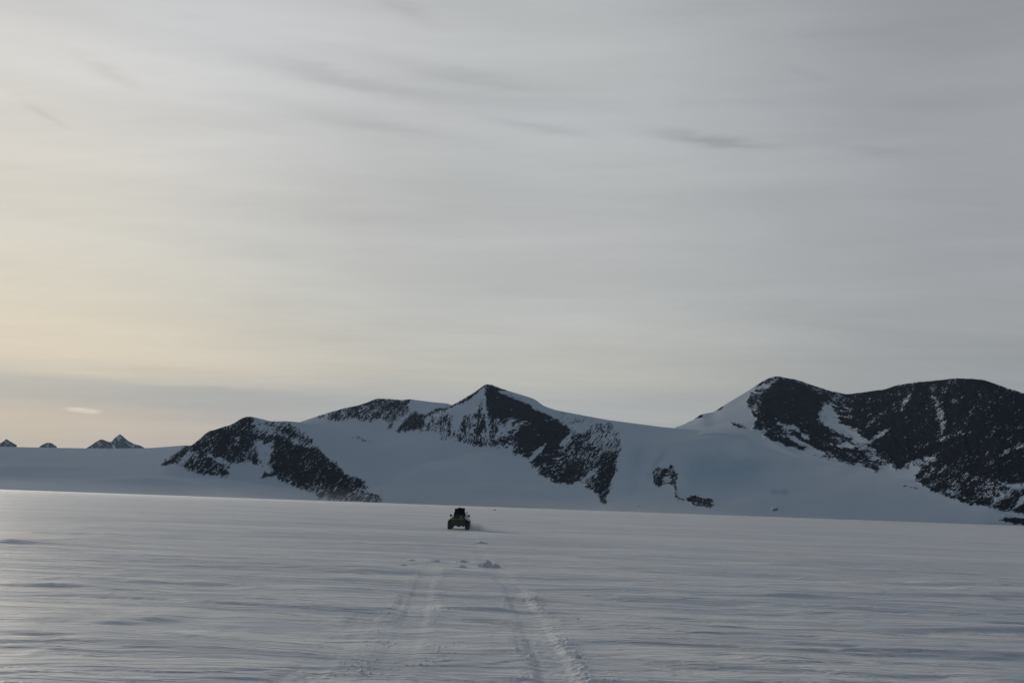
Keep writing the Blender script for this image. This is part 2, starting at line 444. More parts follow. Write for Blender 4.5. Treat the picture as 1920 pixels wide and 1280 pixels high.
# (polygon, amount of rock, softness of the edge in px); later ones replace earlier ones
ROCK = [
    # left hill
    (A_([(-5, 602), (60, 555), (130, 500), (190, 460), (250, 425), (310, 380), (370, 345), (440, 330), (500, 298), (545, 278),
         (590, 252), (650, 232), (700, 240), (735, 275), (790, 280), (870, 290), (985, 305), (1040, 340), (1140, 392),
         (1190, 480), (1250, 540), (1310, 590), (1360, 640), (1400, 672), (1460, 690), (1520, 715), (1545, 760),
         (1580, 772), (1520, 800), (1640, 825), (1668, 878), (1600, 884), (1400, 874), (1200, 854), (1130, 818),
         (1050, 790), (960, 745), (880, 720), (850, 690), (800, 650), (770, 620), (720, 600), (680, 580), (600, 600),
         (560, 600), (500, 575), (440, 560), (470, 585), (530, 620), (490, 645), (560, 662), (515, 685), (500, 712),
         (430, 690), (330, 680), (230, 665), (160, 625), (110, 598), (10, 608)]), .73, 5),
    (A_([(820, 400), (900, 410), (1150, 480), (1300, 600), (1370, 690), (1250, 760), (1120, 740), (960, 690), (860, 640), (830, 520)]), .85, 10),
    (A_([(400, 350), (560, 280), (650, 240), (700, 330), (690, 460), (560, 560), (440, 520), (380, 430)]), .83, 10),
    (A_([(720, 430), (765, 415), (800, 455), (855, 430), (835, 520), (822, 600), (845, 650), (800, 650), (770, 610), (740, 560)]), .30, 5),
    (A_([(700, 255), (790, 290), (880, 330), (1000, 400), (1130, 470), (1060, 470), (940, 400), (840, 380), (760, 370), (710, 320)]), .44, 6),
    (A_([(780, 275), (870, 288), (990, 310), (1140, 392), (1100, 395), (1000, 350), (880, 320), (790, 300)]), .5, 4),
    (A_([(120, 568), (250, 500), (310, 490), (270, 535), (200, 580), (150, 592)]), .40, 4),
    (A_([(355, 525), (380, 530), (445, 572), (500, 605), (470, 600), (400, 560)]), .05, 2),
    (A_([(750, 704), (782, 645), (835, 680), (815, 705), (782, 706)]), .85, 2.5),
    (A_([(1000, 760), (1300, 770), (1480, 790), (1640, 830), (1665, 876), (1400, 872), (1200, 850), (1130, 815)]), .72, 4),
    (A_([(1430, 402), (1480, 395), (1530, 410), (1595, 440), (1550, 432), (1500, 415)]), .55, 2.5),
    # hump behind
    (A_([(1170, 248), (1250, 215), (1350, 184), (1480, 153), (1560, 122), (1640, 100), (1720, 106), (1820, 112), (1890, 106),
         (1860, 145), (1880, 190), (1920, 205), (1990, 260), (2010, 330), (1900, 350), (1800, 357), (1750, 352), (1690, 355),
         (1680, 330), (1710, 290), (1640, 265), (1550, 290), (1500, 275), (1420, 250), (1370, 287), (1300, 277), (1200, 267)]), .66, 4),
    (A_([(1200, 240), (1560, 130), (1650, 105), (1800, 118), (1700, 150), (1500, 180), (1300, 230)]), .78, 5),
    (A_([(1715, 300), (1790, 320), (1860, 240), (1900, 215), (1850, 200), (1790, 240)]), .35, 4),
    (C_([(5, 440), (80, 400), (150, 330), (160, 300), (200, 300), (150, 350), (110, 400), (60, 440)]), .12, 3),
    # central peak: thin crest, sparse left patch, face
    (C_([(262, 332), (350, 283), (420, 258), (500, 240), (560, 208), (640, 165), (700, 118), (760, 72), (785, 72),
         (725, 130), (700, 155), (640, 193), (590, 222), (520, 252), (460, 277), (380, 302), (310, 340)]), .80, 2.5),
    (C_([(295, 340), (380, 300), (500, 290), (520, 340), (510, 400), (535, 450), (480, 505), (440, 495), (400, 455),
         (330, 435), (270, 460), (255, 430), (330, 390)]), .47, 5),
    (C_([(180, 320), (250, 300), (340, 380), (280, 405), (180, 432), (100, 438), (120, 400)]), .85, 4),
    (C_([(755, 100), (800, 80), (870, 110), (920, 145), (980, 180), (1060, 205), (1120, 255), (1180, 298), (1250, 318),
         (1310, 348), (1340, 380), (1410, 375), (1440, 430), (1500, 440), (1530, 400), (1560, 370), (1640, 370),
         (1690, 390), (1760, 460), (1760, 520), (1775, 575), (1730, 640), (1745, 720), (1710, 800), (1680, 880),
         (1655, 968), (1620, 962), (1580, 900), (1510, 850), (1500, 800), (1420, 832), (1330, 832), (1250, 802),
         (1150, 742), (1120, 692), (1110, 652), (1030, 622), (950, 602), (915, 552), (880, 562), (830, 547), (790, 552),
         (730, 552), (690, 542), (600, 522), (545, 502), (560, 430), (600, 330), (690, 290), (700, 230), (730, 190), (750, 140)]), .66, 5),
    (C_([(765, 110), (830, 110), (950, 180), (1080, 240), (1200, 320), (1130, 360), (980, 330), (880, 340), (790, 300), (755, 200)]), 1.0, 6),
    (C_([(1050, 380), (1200, 350), (1380, 390), (1390, 480), (1280, 560), (1250, 680), (1120, 660), (1030, 590), (1010, 480)]), .92, 8),
    (C_([(820, 90), (900, 105), (980, 150), (1080, 200), (1060, 225), (960, 185), (880, 150)]), .55, 3),
    (C_([(1640, 620), (1740, 600), (1745, 720), (1700, 820), (1655, 960), (1600, 900), (1560, 830)]), .84, 6),
    (C_([(1180, 690), (1300, 640), (1450, 700), (1400, 800), (1250, 790), (1150, 735)]), .82, 8),
    (C_([(560, 430), (600, 330), (690, 290), (710, 330), (700, 530), (600, 515), (550, 495)]), .60, 4),
    (C_([(745, 130), (762, 140), (765, 260), (790, 370), (795, 480), (775, 530), (765, 450), (760, 340), (745, 260)]), .30, 2),
    (C_([(850, 380), (900, 390), (965, 335), (950, 400), (920, 470), (890, 450), (835, 510), (825, 480), (850, 430)]), .28, 3),
    (C_([(1095, 640), (1140, 570), (1225, 515), (1200, 560), (1140, 620), (1110, 655)]), .10, 2),
    (C_([(1310, 525), (1360, 480), (1405, 455), (1390, 510), (1330, 550)]), .25, 3),
    (C_([(1495, 800), (1530, 740), (1620, 700), (1580, 760), (1520, 830)]), .28, 3),
    (C_([(1240, 255), (1400, 310), (1560, 345), (1690, 372), (1690, 395), (1560, 372), (1500, 440), (1440, 430), (1340, 375), (1270, 310)]), .34, 4),
    (C_([(1560, 370), (1680, 385), (1760, 470), (1760, 560), (1640, 590), (1540, 520)]), .52, 6),
    # small outcrop on the glacier
    (O_([(352, 790), (378, 752), (410, 735), (430, 752), (480, 755), (500, 730), (532, 742), (528, 765), (568, 790),
         (556, 850), (548, 890), (556, 950), (575, 985), (622, 1000), (650, 983), (700, 975), (780, 983), (832, 1000),
         (855, 1045), (822, 1074), (760, 1063), (690, 1058), (620, 1018), (570, 1018), (526, 1002), (526, 930), (515, 885),
         (480, 872), (440, 892), (400, 905), (362, 882)]), .70, 2.5),
    (O_([(430, 815), (485, 800), (500, 850), (470, 880), (430, 885)]), .42, 2.5),
    (O_([(1300, 1085), (1330, 1070), (1362, 1072), (1362, 1102), (1318, 1104)]), .52, 2),
    (O_([(205, 1075), (240, 1055), (262, 1048), (240, 1075)]), .35, 2),
    # right peak
    (O_([(575, 415), (640, 372), (755, 312), (752, 350), (680, 368), (620, 404)]), .85, 1.5),
    (O_([(850, 302), (925, 252), (912, 278), (870, 302)]), .8, 1.5),
    (O_([(975, 388), (1030, 393), (1080, 408), (1105, 437), (1050, 438), (1010, 422)]), .62, 2.5),
    (O_([(1190, 105), (1220, 68), (1300, 25), (1350, 10), (1500, 30), (1600, 60), (1820, 130), (2000, 190), (2010, 330),
         (2020, 480), (1960, 540), (1900, 640), (1760, 660), (1620, 605), (1560, 612), (1500, 602), (1400, 572),
         (1310, 532), (1238, 502), (1240, 478), (1280, 450), (1230, 440), (1143, 442), (1170, 410), (1190, 362),
         (1150, 342), (1138, 300), (1103, 262), (1108, 220), (1138, 150), (1200, 130), (1262, 118), (1302, 110),
         (1290, 80), (1240, 82), (1210, 102)]), .86, 4),
    (O_([(1290, 130), (1340, 60), (1450, 60), (1600, 130), (1720, 220), (1690, 330), (1520, 390), (1330, 340), (1220, 330), (1240, 240)]), 1.0, 8),
    (O_([(1110, 220), (1140, 150), (1230, 130), (1250, 180), (1200, 330), (1140, 300)]), .66, 4),
    (O_([(1270, 50), (1350, 20), (1380, 50), (1320, 90), (1270, 80)]), .5, 3),
    (O_([(1480, 40), (1620, 78), (1800, 140), (1800, 165), (1640, 115), (1500, 60)]), .62, 3),
    (O_([(1340, 360), (1400, 400), (1500, 410), (1525, 460), (1440, 470), (1370, 420)]), .40, 3),
    (O_([(1550, 490), (1600, 485), (1608, 520), (1570, 525)]), .1, 2),
    (O_([(1440, 495), (1500, 510), (1580, 560), (1640, 590), (1740, 640), (1700, 640), (1560, 570), (1470, 530)]), .15, 2.5),
    # lower rocks of the right peak
    (E_([(150, 560), (260, 520), (420, 560), (540, 580), (620, 650), (700, 700), (740, 768), (700, 745), (640, 770), (595, 808),
         (520, 772), (440, 742), (365, 752), (300, 732), (230, 690), (190, 655), (150, 600)]), .74, 4),
    (E_([(85, 655), (190, 680), (260, 690), (340, 720), (366, 750), (300, 735), (200, 690), (120, 680)]), .55, 2.5),
    (E_([(290, 590), (360, 580), (425, 605), (380, 615), (310, 612)]), .15, 2.5),
    (E_([(430, 590), (540, 610), (615, 640), (560, 640), (450, 615)]), .25, 2.5),
    (E_([(505, 660), (560, 670), (610, 700), (570, 710), (520, 695)]), .28, 2.5),
    # right massif
    (E_([(300, 190), (440, 182), (640, 160), (720, 130), (830, 108), (1000, 88), (1220, 66), (1330, 78), (1430, 88),
         (1520, 122), (1620, 152), (1734, 190), (1900, 240), (2600, 420), (2600, 1300), (1900, 1240), (1734, 1215), (1600, 1190), (1530, 1175), (1620, 1155), (1680, 1135),
         (1650, 1110), (1600, 1105), (1500, 1082), (1420, 1058), (1300, 1052), (1180, 1002), (1060, 962), (980, 922),
         (920, 882), (885, 830), (958, 790), (955, 762), (900, 712), (830, 742), (822, 778), (750, 770), (700, 700),
         (620, 650), (540, 578), (490, 545), (440, 480), (380, 440), (320, 400), (290, 330)]), .93, 4),
    (E_([(560, 440), (800, 380), (1000, 420), (1060, 520), (1250, 560), (1560, 560), (1500, 660), (1300, 700), (1100, 720), (950, 640), (830, 720), (760, 740), (600, 610)]), .97, 14),
    (E_([(300, 200), (640, 165), (830, 115), (1000, 95), (960, 220), (800, 330), (560, 430), (420, 420), (320, 300)]), .87, 8),
    (E_([(1000, 95), (1220, 70), (1430, 90), (1520, 130), (1600, 250), (1540, 400), (1200, 450), (1040, 300)]), .90, 10),
    (E_([(150, 330), (195, 265), (255, 290), (275, 360), (320, 430), (440, 485), (485, 555), (540, 572), (480, 590),
         (420, 562), (330, 502), (220, 462), (155, 405)]), .18, 4),
    (E_([(215, 190), (330, 215), (330, 260), (230, 270)]), .66, 5),
    (E_([(250, 280), (420, 290), (420, 400), (330, 390)]), .70, 5),
    (E_([(1030, 290), (1085, 290), (1125, 380), (1130, 435), (1100, 505), (1085, 440), (1060, 350)]), .40, 4),
    (E_([(1000, 150), (1060, 110), (1040, 200), (1110, 260), (1080, 320), (1020, 280)]), .62, 5),
    (E_([(770, 325), (800, 260), (850, 175), (890, 140), (870, 195), (820, 270), (795, 330)]), .38, 2.5),
    (E_([(530, 575), (570, 520), (620, 490), (690, 460), (640, 520), (580, 560)]), .40, 2.5),
    (E_([(490, 500), (510, 430), (560, 400), (620, 340), (640, 350), (560, 430), (520, 480)]), .50, 2.5),
    (E_([(1060, 560), (1160, 520), (1260, 480), (1270, 500), (1150, 550), (1080, 580)]), .45, 3),
    (E_([(1545, 670), (1600, 630), (1734, 570), (1734, 610), (1640, 640), (1570, 690)]), .35, 3),
    (E_([(830, 740), (920, 690), (1080, 680), (1050, 720), (960, 755), (880, 765)]), .45, 3),
    (E_([(950, 770), (1180, 740), (1500, 860), (1734, 840), (1734, 1000), (1620, 1100), (1420, 1050), (1180, 1000), (980, 920), (900, 860)]), .76, 7),
    (E_([(1140, 900), (1200, 860), (1260, 930), (1200, 980), (1130, 960)]), .60, 4),
    (E_([(1420, 880), (1520, 860), (1640, 900), (1734, 880), (1734, 960), (1600, 1000), (1500, 1040), (1430, 960)]), .56, 5),
    (E_([(1560, 890), (1734, 905), (1734, 925), (1600, 920)]), .1, 2),
    (E_([(1630, 1105), (1700, 1010), (1760, 960), (1760, 1000), (1690, 1070)]), .08, 2.5),
    (E_([(1540, 1130), (1660, 1118), (1760, 1140), (1760, 1158), (1620, 1150)]), .02, 2),
    (E_([(780, 902), (850, 906), (945, 942), (860, 925), (800, 915)]), .62, 2),
]
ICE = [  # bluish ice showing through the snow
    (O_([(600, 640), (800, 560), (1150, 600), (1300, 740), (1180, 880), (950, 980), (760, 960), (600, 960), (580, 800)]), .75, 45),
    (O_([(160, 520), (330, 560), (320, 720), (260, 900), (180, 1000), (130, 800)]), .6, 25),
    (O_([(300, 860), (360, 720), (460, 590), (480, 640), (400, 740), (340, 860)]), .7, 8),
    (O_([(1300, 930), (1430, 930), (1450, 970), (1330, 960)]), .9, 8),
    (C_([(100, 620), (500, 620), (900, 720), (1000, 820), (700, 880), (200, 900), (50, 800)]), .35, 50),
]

BW, BH, BS = 1300, 190, 2          # boards of 2 px cells over photo px x -300..2300, y 660..1040
BX0, BY0 = -300, 660


def sdf_poly(pts, X, Y):
    d = np.full(X.shape, 1e9)
    inside = np.zeros(X.shape, bool)
    n = len(pts)
    for i in range(n):
        x1, y1 = pts[i]
        x2, y2 = pts[(i + 1) % n]
        ex, ey = x2 - x1, y2 - y1
        wx, wy = X - x1, Y - y1
        t = np.clip((wx * ex + wy * ey) / (ex * ex + ey * ey + 1e-9), 0, 1)
        d = np.minimum(d, (wx - ex * t) ** 2 + (wy - ey * t) ** 2)
        c = ((y1 > Y) != (y2 > Y)) & (X < ex * (Y - y1) / (ey + 1e-12) + x1)
        inside ^= c
    d = np.sqrt(d)
    return np.where(inside, d, -d)


def board(shapes):
    B = np.zeros((BH, BW))
    for pts, val, soft in shapes:
        p = np.array(pts)
        x0 = max(0, int((p[:, 0].min() - BX0 - soft) / BS) - 1)
        x1 = min(BW, int((p[:, 0].max() - BX0 + soft) / BS) + 2)
        y0 = max(0, int((p[:, 1].min() - BY0 - soft) / BS) - 1)
        y1 = min(BH, int((p[:, 1].max() - BY0 + soft) / BS) + 2)
        if x1 <= x0 or y1 <= y0:
            continue
        X, Y = np.meshgrid(BX0 + np.arange(x0, x1) * BS, BY0 + np.arange(y0, y1) * BS)
        wob = perlin(X / 9.0, Y / 9.0, 5) * min(soft, 4) * .8 + perlin(X / 24.0, Y / 24.0, 6) * min(soft, 4) * .6
        soft = soft * 1.35
        w = sm(-soft, soft, sdf_poly(pts, X, Y) + wob)
        B[y0:y1, x0:x1] = B[y0:y1, x0:x1] * (1 - w) + val * w
    return B


def sample(B, px, py):
    fx, fy = np.clip((px - BX0) / BS, 0, BW - 1.001), np.clip((py - BY0) / BS, 0, BH - 1.001)
    ix, iy = fx.astype(int), fy.astype(int)
    fx, fy = fx - ix, fy - iy
    return (B[iy, ix] * (1 - fx) + B[iy, ix + 1] * fx) * (1 - fy) + (B[iy + 1, ix] * (1 - fx) + B[iy + 1, ix + 1] * fx) * fy


ROCKB, ICEB = board(ROCK), board(ICE)


def smooth1(a, n, axis=0):
    if n < 1:
        return a
    k = np.hanning(2 * n + 3)[1:-1]
    k /= k.sum()
    pad = [(0, 0)] * a.ndim
    pad[axis] = (n, n)
    b = np.pad(a, pad, mode='edge')
    return np.apply_along_axis(lambda q: np.convolve(q, k, 'valid'), axis, b)


def terrain(rows, az0, az1, step, nseg, back, drop, relief=1.0, tsm=5, phi=None, scale_d=4200.0, csm=6):
    """A slope running through the given lines, nearest first. Each line is a list of (px, py, distance).
    Returns a dict with the grid of points and its attributes."""
    az = np.radians(np.arange(az0, az1 + 1e-6, step))
    D, Z = [], []
    for k, row in enumerate(rows):
        r = np.array(row, float)
        P = at_dist(r[:, 0], r[:, 1], r[:, 2])
        a = np.arctan2(P[:, 0], P[:, 1])
        o = np.argsort(a)
        tn = np.interp(az, a[o], (P[o, 2] - EYE[2]) / r[o, 2])
        dd = np.interp(az, a[o], r[o, 2])
        dd = smooth1(dd, 30)
        tn = smooth1(tn, csm if k == len(rows) - 1 else 25)
        D.append(dd)
        Z.append(EYE[2] + tn * dd)
    D, Z = np.array(D), np.array(Z)
    dl, zl = [], []
    for k in range(len(rows) - 1):
        t = np.linspace(0, 1, nseg[k], endpoint=False)[:, None]
        dl.append(D[k] * (1 - t) + D[k + 1] * t)
        zl.append(Z[k] * (1 - t) + Z[k + 1] * t)
    dl.append(D[-1][None])
    zl.append(Z[-1][None])
    d, z = np.vstack(dl), np.vstack(zl)
    nfront = len(d)
    zs = smooth1(z, tsm)
    w = np.clip(np.arange(nfront - 1, -1, -1) / (1.5 * tsm), 0, 1)[:, None]
    z = zs * w + z * (1 - w)
    tb = (np.arange(1, 15) / 14.0)[:, None] ** 1.5
    d = np.vstack([d, D[-1] + tb * back])
    z = np.vstack([z, Z[-1] - tb * back * drop * (.35 + .65 * tb)])
    A = np.broadcast_to(az, d.shape)
    P = np.stack([d * np.sin(A), d * np.cos(A), z], 2)
    px, py = project(P)
    rock = sample(ROCKB, px, py)
    ice = sample(ICEB, px, py)
    behind = (np.arange(len(d)) >= nfront)[:, None]
    rock = np.where(behind, rock[nfront - 1][None], rock)
    lat = A * scale_d
    if relief:
        rr = sm(.15, .7, rock)
        g = 1 - 2 * np.abs(perlin(lat / 95, z / 150 + d / 500, 31))
        g2 = 1 - 2 * np.abs(perlin(lat / 34 + z / 60, z / 60 + d / 200, 32))
        g3 = perlin(lat / 13, z / 16 + d / 50, 33)
        top = np.clip((nfront - np.arange(len(d))) / 12.0, 0.28, 1)[:, None]
        top = np.where(behind, .28, top)
        soft = perlin(lat / 420, d / 300, 34) * 9 + perlin(lat / 160, d / 170, 35) * 4 + perlin(lat / 60 + d / 200, d / 70, 36) * 1.0
        foot = sm(0, 40, np.arange(len(d)))[:, None]
        z = z + relief * (rr * (6 * g + 3.2 * g2 + 1.3 * g3) * top + soft * foot * np.where(behind, 0, np.clip((nfront - np.arange(len(d))) / 40.0, 0, 1)[:, None]))
        P = np.stack([d * np.sin(A), d * np.cos(A), z], 2)
        px, py = project(P)
        rock = sample(ROCKB, px, py)
        ice = sample(ICEB, px, py)
        rock = np.where(behind, rock[nfront - 1][None], rock)
    f = phi(px) if phi else np.full(px.shape, R(60))
    flow = flow_of(px, py, d, f, scale_d)
    N = grid_normals(P).reshape(P.shape)
    N[nfront - 3:] = N[nfront - 4]
    return dict(P=P, px=px, py=py, d=d, rock=rock, ice=ice, flow=flow, nf=nfront, N=N.reshape(-1, 3))


def flow_of(px, py, d, f, scale_d):
    # coordinates that run along (and are stretched along) the gullies of the face
    X, Y = (px - 960) * scale_d / F_PX, (hz(px) - py) * scale_d / F_PX
    along, across = X * np.cos(f) + Y * np.sin(f), -X * np.sin(f) + Y * np.cos(f)
    return np.stack([along / 2.7, across, d * .02], 2)


def emit(T, name, mat, faces_of=None):
    nr, nc = T['px'].shape
    Fq = grid_faces(nr, nc)
    if faces_of is not None:
        Fq = Fq[faces_of]
    return mesh_from(name, T['P'].reshape(-1, 3), Fq, T['N'], mat,
                     dict(rock=T['rock'].ravel(), ice=T['ice'].ravel(), flow=T['flow'].reshape(-1, 3)))


def face_px(T):
    c = lambda a: .25 * (a[:-1, :-1] + a[:-1, 1:] + a[1:, 1:] + a[1:, :-1]).ravel()
    return c(T['px']), c(T['py'])


def foot_row(d, z, xs=(-700, 0, 500, 960, 1400, 1920, 2600)):
    return [(x, hz(x) + (2.3 - z) / d * F_PX, d) for x in xs]


def build_mountains():
    # ---- front slope with the left hill and the central peak
    base = [(-700, 990, 2960), (0, 965, 3000), (200, 940, 3200), (260, 915, 3270), (300, 893, 3300), (430, 897, 3400), (560, 918, 3400), (700, 922, 3500), (780, 868, 3700),
            (900, 846, 3850), (1000, 868, 3750), (1080, 895, 3650), (1140, 905, 3600), (1220, 895, 3550), (1300, 880, 3600),
            (1400, 850, 3750), (1500, 873, 3620), (1640, 892, 3420), (1750, 912, 3220), (1850, 953, 2960),
            (1920, 979, 2905), (2600, 1010, 2905)]
    ridge = [(-700, 975, 3050), (0, 960, 3120), (180, 935, 3350), (260, 908, 3470), (288, 884, 3530), (305, 870, 3560), (335, 849, 3600), (360, 834, 3640), (392, 808, 3700), (420, 800, 3740),
             (435, 796, 3750), (452, 785, 3780), (465, 780, 3800), (478, 782, 3820), (510, 790, 3900), (535, 789, 3980), (560, 791, 4020), (610, 803, 4020), (650, 814, 4020),
             (690, 827, 4050), (712, 824, 4100), (745, 810, 4200), (775, 794, 4300), (800, 783, 4350), (835, 765, 4420), (860, 753, 4450), (885, 738, 4490), (912, 719, 4520),
             (928, 724, 4520), (950, 732, 4520), (968, 737, 4520), (985, 742, 4520), (1003, 748, 4520), (1018, 760, 4520), (1040, 768, 4520), (1060, 772, 4500), (1140, 787, 4450), (1240, 800, 4350),
             (1300, 805, 4250), (1400, 812, 4100), (1440, 832, 3950), (1500, 862, 3760), (1640, 884, 3520), (1750, 905, 3320),
             (1850, 946, 3050), (1920, 975, 2950), (2600, 1006, 2950)]
    phi = lambda px: np.radians(np.interp(px, [300, 700, 800, 930, 1050, 1160, 1240, 1400], [48, 40, 75, 75, 42, 46, 50, 30]))
    T = terrain([foot_row(2900, -7), base, ridge], -31, 33, .045, [150, 190], 700, .8, phi=phi)
    fx, fy = face_px(T)
    hullA = [(290, 860), (330, 700), (560, 700), (600, 800), (660, 860), (720, 925), (725, 948), (600, 945), (500, 905), (420, 902), (300, 885)]
    hullC = [(660, 835), (720, 650), (1120, 650), (1180, 800), (1170, 880), (1142, 950), (1110, 945), (1000, 880), (930, 845), (840, 842), (760, 822)]
    hullO = [(1210, 905), (1225, 865), (1262, 865), (1280, 880), (1278, 925), (1330, 928), (1345, 945), (1335, 956), (1270, 946), (1255, 915), (1225, 915)]
    inA, inC, inO = (sdf_poly(h, fx, fy) > 0 for h in (hullA, hullC, hullO))
    inC &= ~inA
    tag(emit(T, "mountain", M_MOUNT, inA), "low dark rocky hill left of centre, lowest of the four mountains, snow shoulder on its right", None, None, 'structure')
    tag(emit(T, "mountain", M_MOUNT, inC), "pointed central mountain with a snowy left crest and dark rock face sweeping down right", None, None, 'structure')
    tag(emit(T, "rock_outcrop", M_MOUNT, inO & ~inC), "small hooked dark outcrop alone on the blue snow slope right of the central mountain", "outcrop", None, 'structure')
    tag(emit(T, "snow_slope", M_MOUNT, ~(inA | inC | inO)), "smooth blue shaded snow slope below the mountains, above the flat plain", None, None, 'structure')

    # ---- wide snow rise on the left, far off
    T = terrain([foot_row(2900, -7),
                 [(-700, 897, 3250), (0, 904, 3250), (200, 900, 3190), (300, 895, 3150), (360, 906, 3150), (430, 921, 3200), (700, 950, 3300), (900, 965, 3300)],
                 [(-700, 866, 3800), (0, 878, 3700), (200, 876, 3650), (300, 873, 3700), (420, 890, 3650), (700, 938, 3600), (900, 962, 3400)],
                 [(-700, 846, 4800), (0, 855, 4700), (300, 858, 4700), (420, 872, 4400), (700, 930, 3900), (900, 960, 3500)],
                 [(-700, 826, 6500), (0, 837, 6500), (100, 839, 6500), (200, 840.5, 6500), (270, 840, 6500), (310, 837.5, 6500), (345, 834.5, 6500), (420, 838, 6500), (700, 915, 5500), (900, 958, 3800)]],
                -40, -2, .06, [50, 50, 50, 50], 1500, .12, relief=.5, tsm=30)
    tag(emit(T, "snow_rise", M_MOUNT), "broad pale snow rise on the far left below the tiny far peaks", None, None, 'structure')

    # ---- hump behind, between the left hill and the central peak
    T = terrain([[(400, 880, 4300), (560, 830, 4300), (700, 850, 4300), (900, 860, 4300), (1050, 870, 4300)],
                 [(400, 840, 4700), (560, 795, 4700), (600, 796, 4750), (640, 794, 4800), (690, 803, 4800), (730, 806, 4800), (800, 790, 4800), (900, 800, 4800), (1050, 850, 4800)],
                 [(400, 850, 5200), (520, 805, 5200), (565, 790, 5200), (595, 780, 5250), (620, 772, 5300), (650, 764, 5300), (675, 759, 5350), (690, 754, 5350), (705, 747.5, 5400),
                  (725, 747.5, 5400), (740, 749, 5400), (752, 750, 5400), (768, 748, 5400), (790, 751, 5400), (815, 754, 5400), (840, 756, 5400), (880, 775, 5300), (1000, 840, 5200)]],
                -17, 3, .04, [40, 150], 900, .7, phi=lambda px: np.radians(np.full(px.shape, 48.)), scale_d=5200)
    tag(emit(T, "mountain", M_MOUNT), "speckled rounded mountain set back behind the saddle left of the central peak", None, None, 'structure')

    # ---- right peak and the massif beside it
    low = [(1100, 930, 4050), (1280, 865, 4080), (1400, 862, 3920), (1500, 900, 3690), (1640, 930, 3440), (1750, 952, 3240), (1850, 995, 2970), (1920, 1025, 2860), (2500, 1055, 2810)]
    bline = [(1100, 900, 4100), (1280, 818, 4150), (1340, 812, 4100), (1430, 815, 3950), (1500, 858, 3720), (1640, 885, 3480), (1750, 905, 3280), (1850, 946, 3010), (1920, 975, 2900), (2500, 1005, 2850)]
    ridge = [(1100, 880, 4600), (1200, 830, 4600), (1265, 801, 4600), (1280, 796.5, 4600), (1298, 788, 4620), (1318, 775.5, 4640), (1335, 773, 4650), (1342, 770, 4660), (1360, 758, 4680), (1380, 746, 4700),
             (1405, 731, 4730), (1418, 722, 4740), (1432, 713, 4750), (1448, 706.5, 4760), (1458, 705, 4760), (1468, 708, 4760), (1490, 711, 4740), (1510, 718, 4700), (1540, 728, 4600), (1560, 734, 4500), (1585, 739, 4400),
             (1605, 738, 4300), (1640, 733, 4250), (1662, 730, 4250), (1680, 723, 4200), (1700, 719, 4150), (1745, 714, 4050), (1795, 709.5, 3950), (1822, 711, 3900),
             (1846, 713, 3850), (1868, 721, 3800), (1895, 730, 3750), (1920, 738, 3700), (2000, 765, 3650), (2150, 830, 3500), (2500, 960, 3300)]
    T = terrain([low, bline, ridge], 9.5, 38, .042, [40, 230], 700, .8)
    fx, fy = face_px(T)
    seam = np.interp(fy, [700, 738, 780, 830, 880, 1100], [1604, 1604, 1590, 1632, 1690, 1700])
    inD = fx < seam
    T['flow'] = flow_of(T['px'], T['py'], T['d'], np.full(T['px'].shape, R(-10)), 4200)
    tag(emit(T, "mountain", M_MOUNT, inD), "dark peaked mountain right of centre with a smooth snow flank on its left", None, None, 'structure')
    T['flow'] = flow_of(T['px'], T['py'], T['d'], np.full(T['px'].shape, R(38)), 4200)
    tag(emit(T, "mountain", M_MOUNT, ~inD), "broad rounded near black massif filling the right edge of the view", None, None, 'structure')

    # ---- three tiny peaks on the far left horizon
    def peak(crest, a0, a1, label):
        b = 846
        x0, x1 = crest[0][0], crest[-1][0]
        rows = [[(x0 - 12, b + 4, 14400), (x1 + 12, b + 4, 14400)], [(x, y, 15000) for x, y in [(x0 - 10, b + 3)] + crest + [(x1 + 10, b + 3)]]]
        T = terrain(rows, a0, a1, .012, [46], 900, .6, relief=1.6, tsm=2, scale_d=15000, csm=1)
        px, py = T['px'], T['py']
        T['rock'] = np.clip(.74 + .4 * perlin(px / 7 - py / 9, py / 14, 51), .3, 1)
        tag(emit(T, "mountain_peak", M_FAR), label, None, None, 'structure')
    ang = lambda px: math.degrees(math.atan((px - 960) / F_PX))
    peak([(-12, 836), (0, 831), (7, 826.5), (12, 822.5), (18, 826.5), (26, 831), (36, 836)], ang(-22), ang(45), "tiny dark far peak nearest the left edge, snow on its right side")
    peak([(73, 838), (80, 833), (87, 830), (92, 829.2), (98, 831), (104, 835), (110, 838)], ang(62), ang(120), "tiny low dome shaped dark peak, smallest of the three on the horizon")
    peak([(163, 839), (170, 835), (180, 828), (188, 823.5), (194, 824), (203, 828), (209, 828), (216, 820), (225, 813.5), (231, 818), (240, 826), (252, 832), (262, 834.5), (271, 839)],
         ang(150), ang(282), "twin pointed far mountain, tallest of the three tiny peaks on the left horizon")


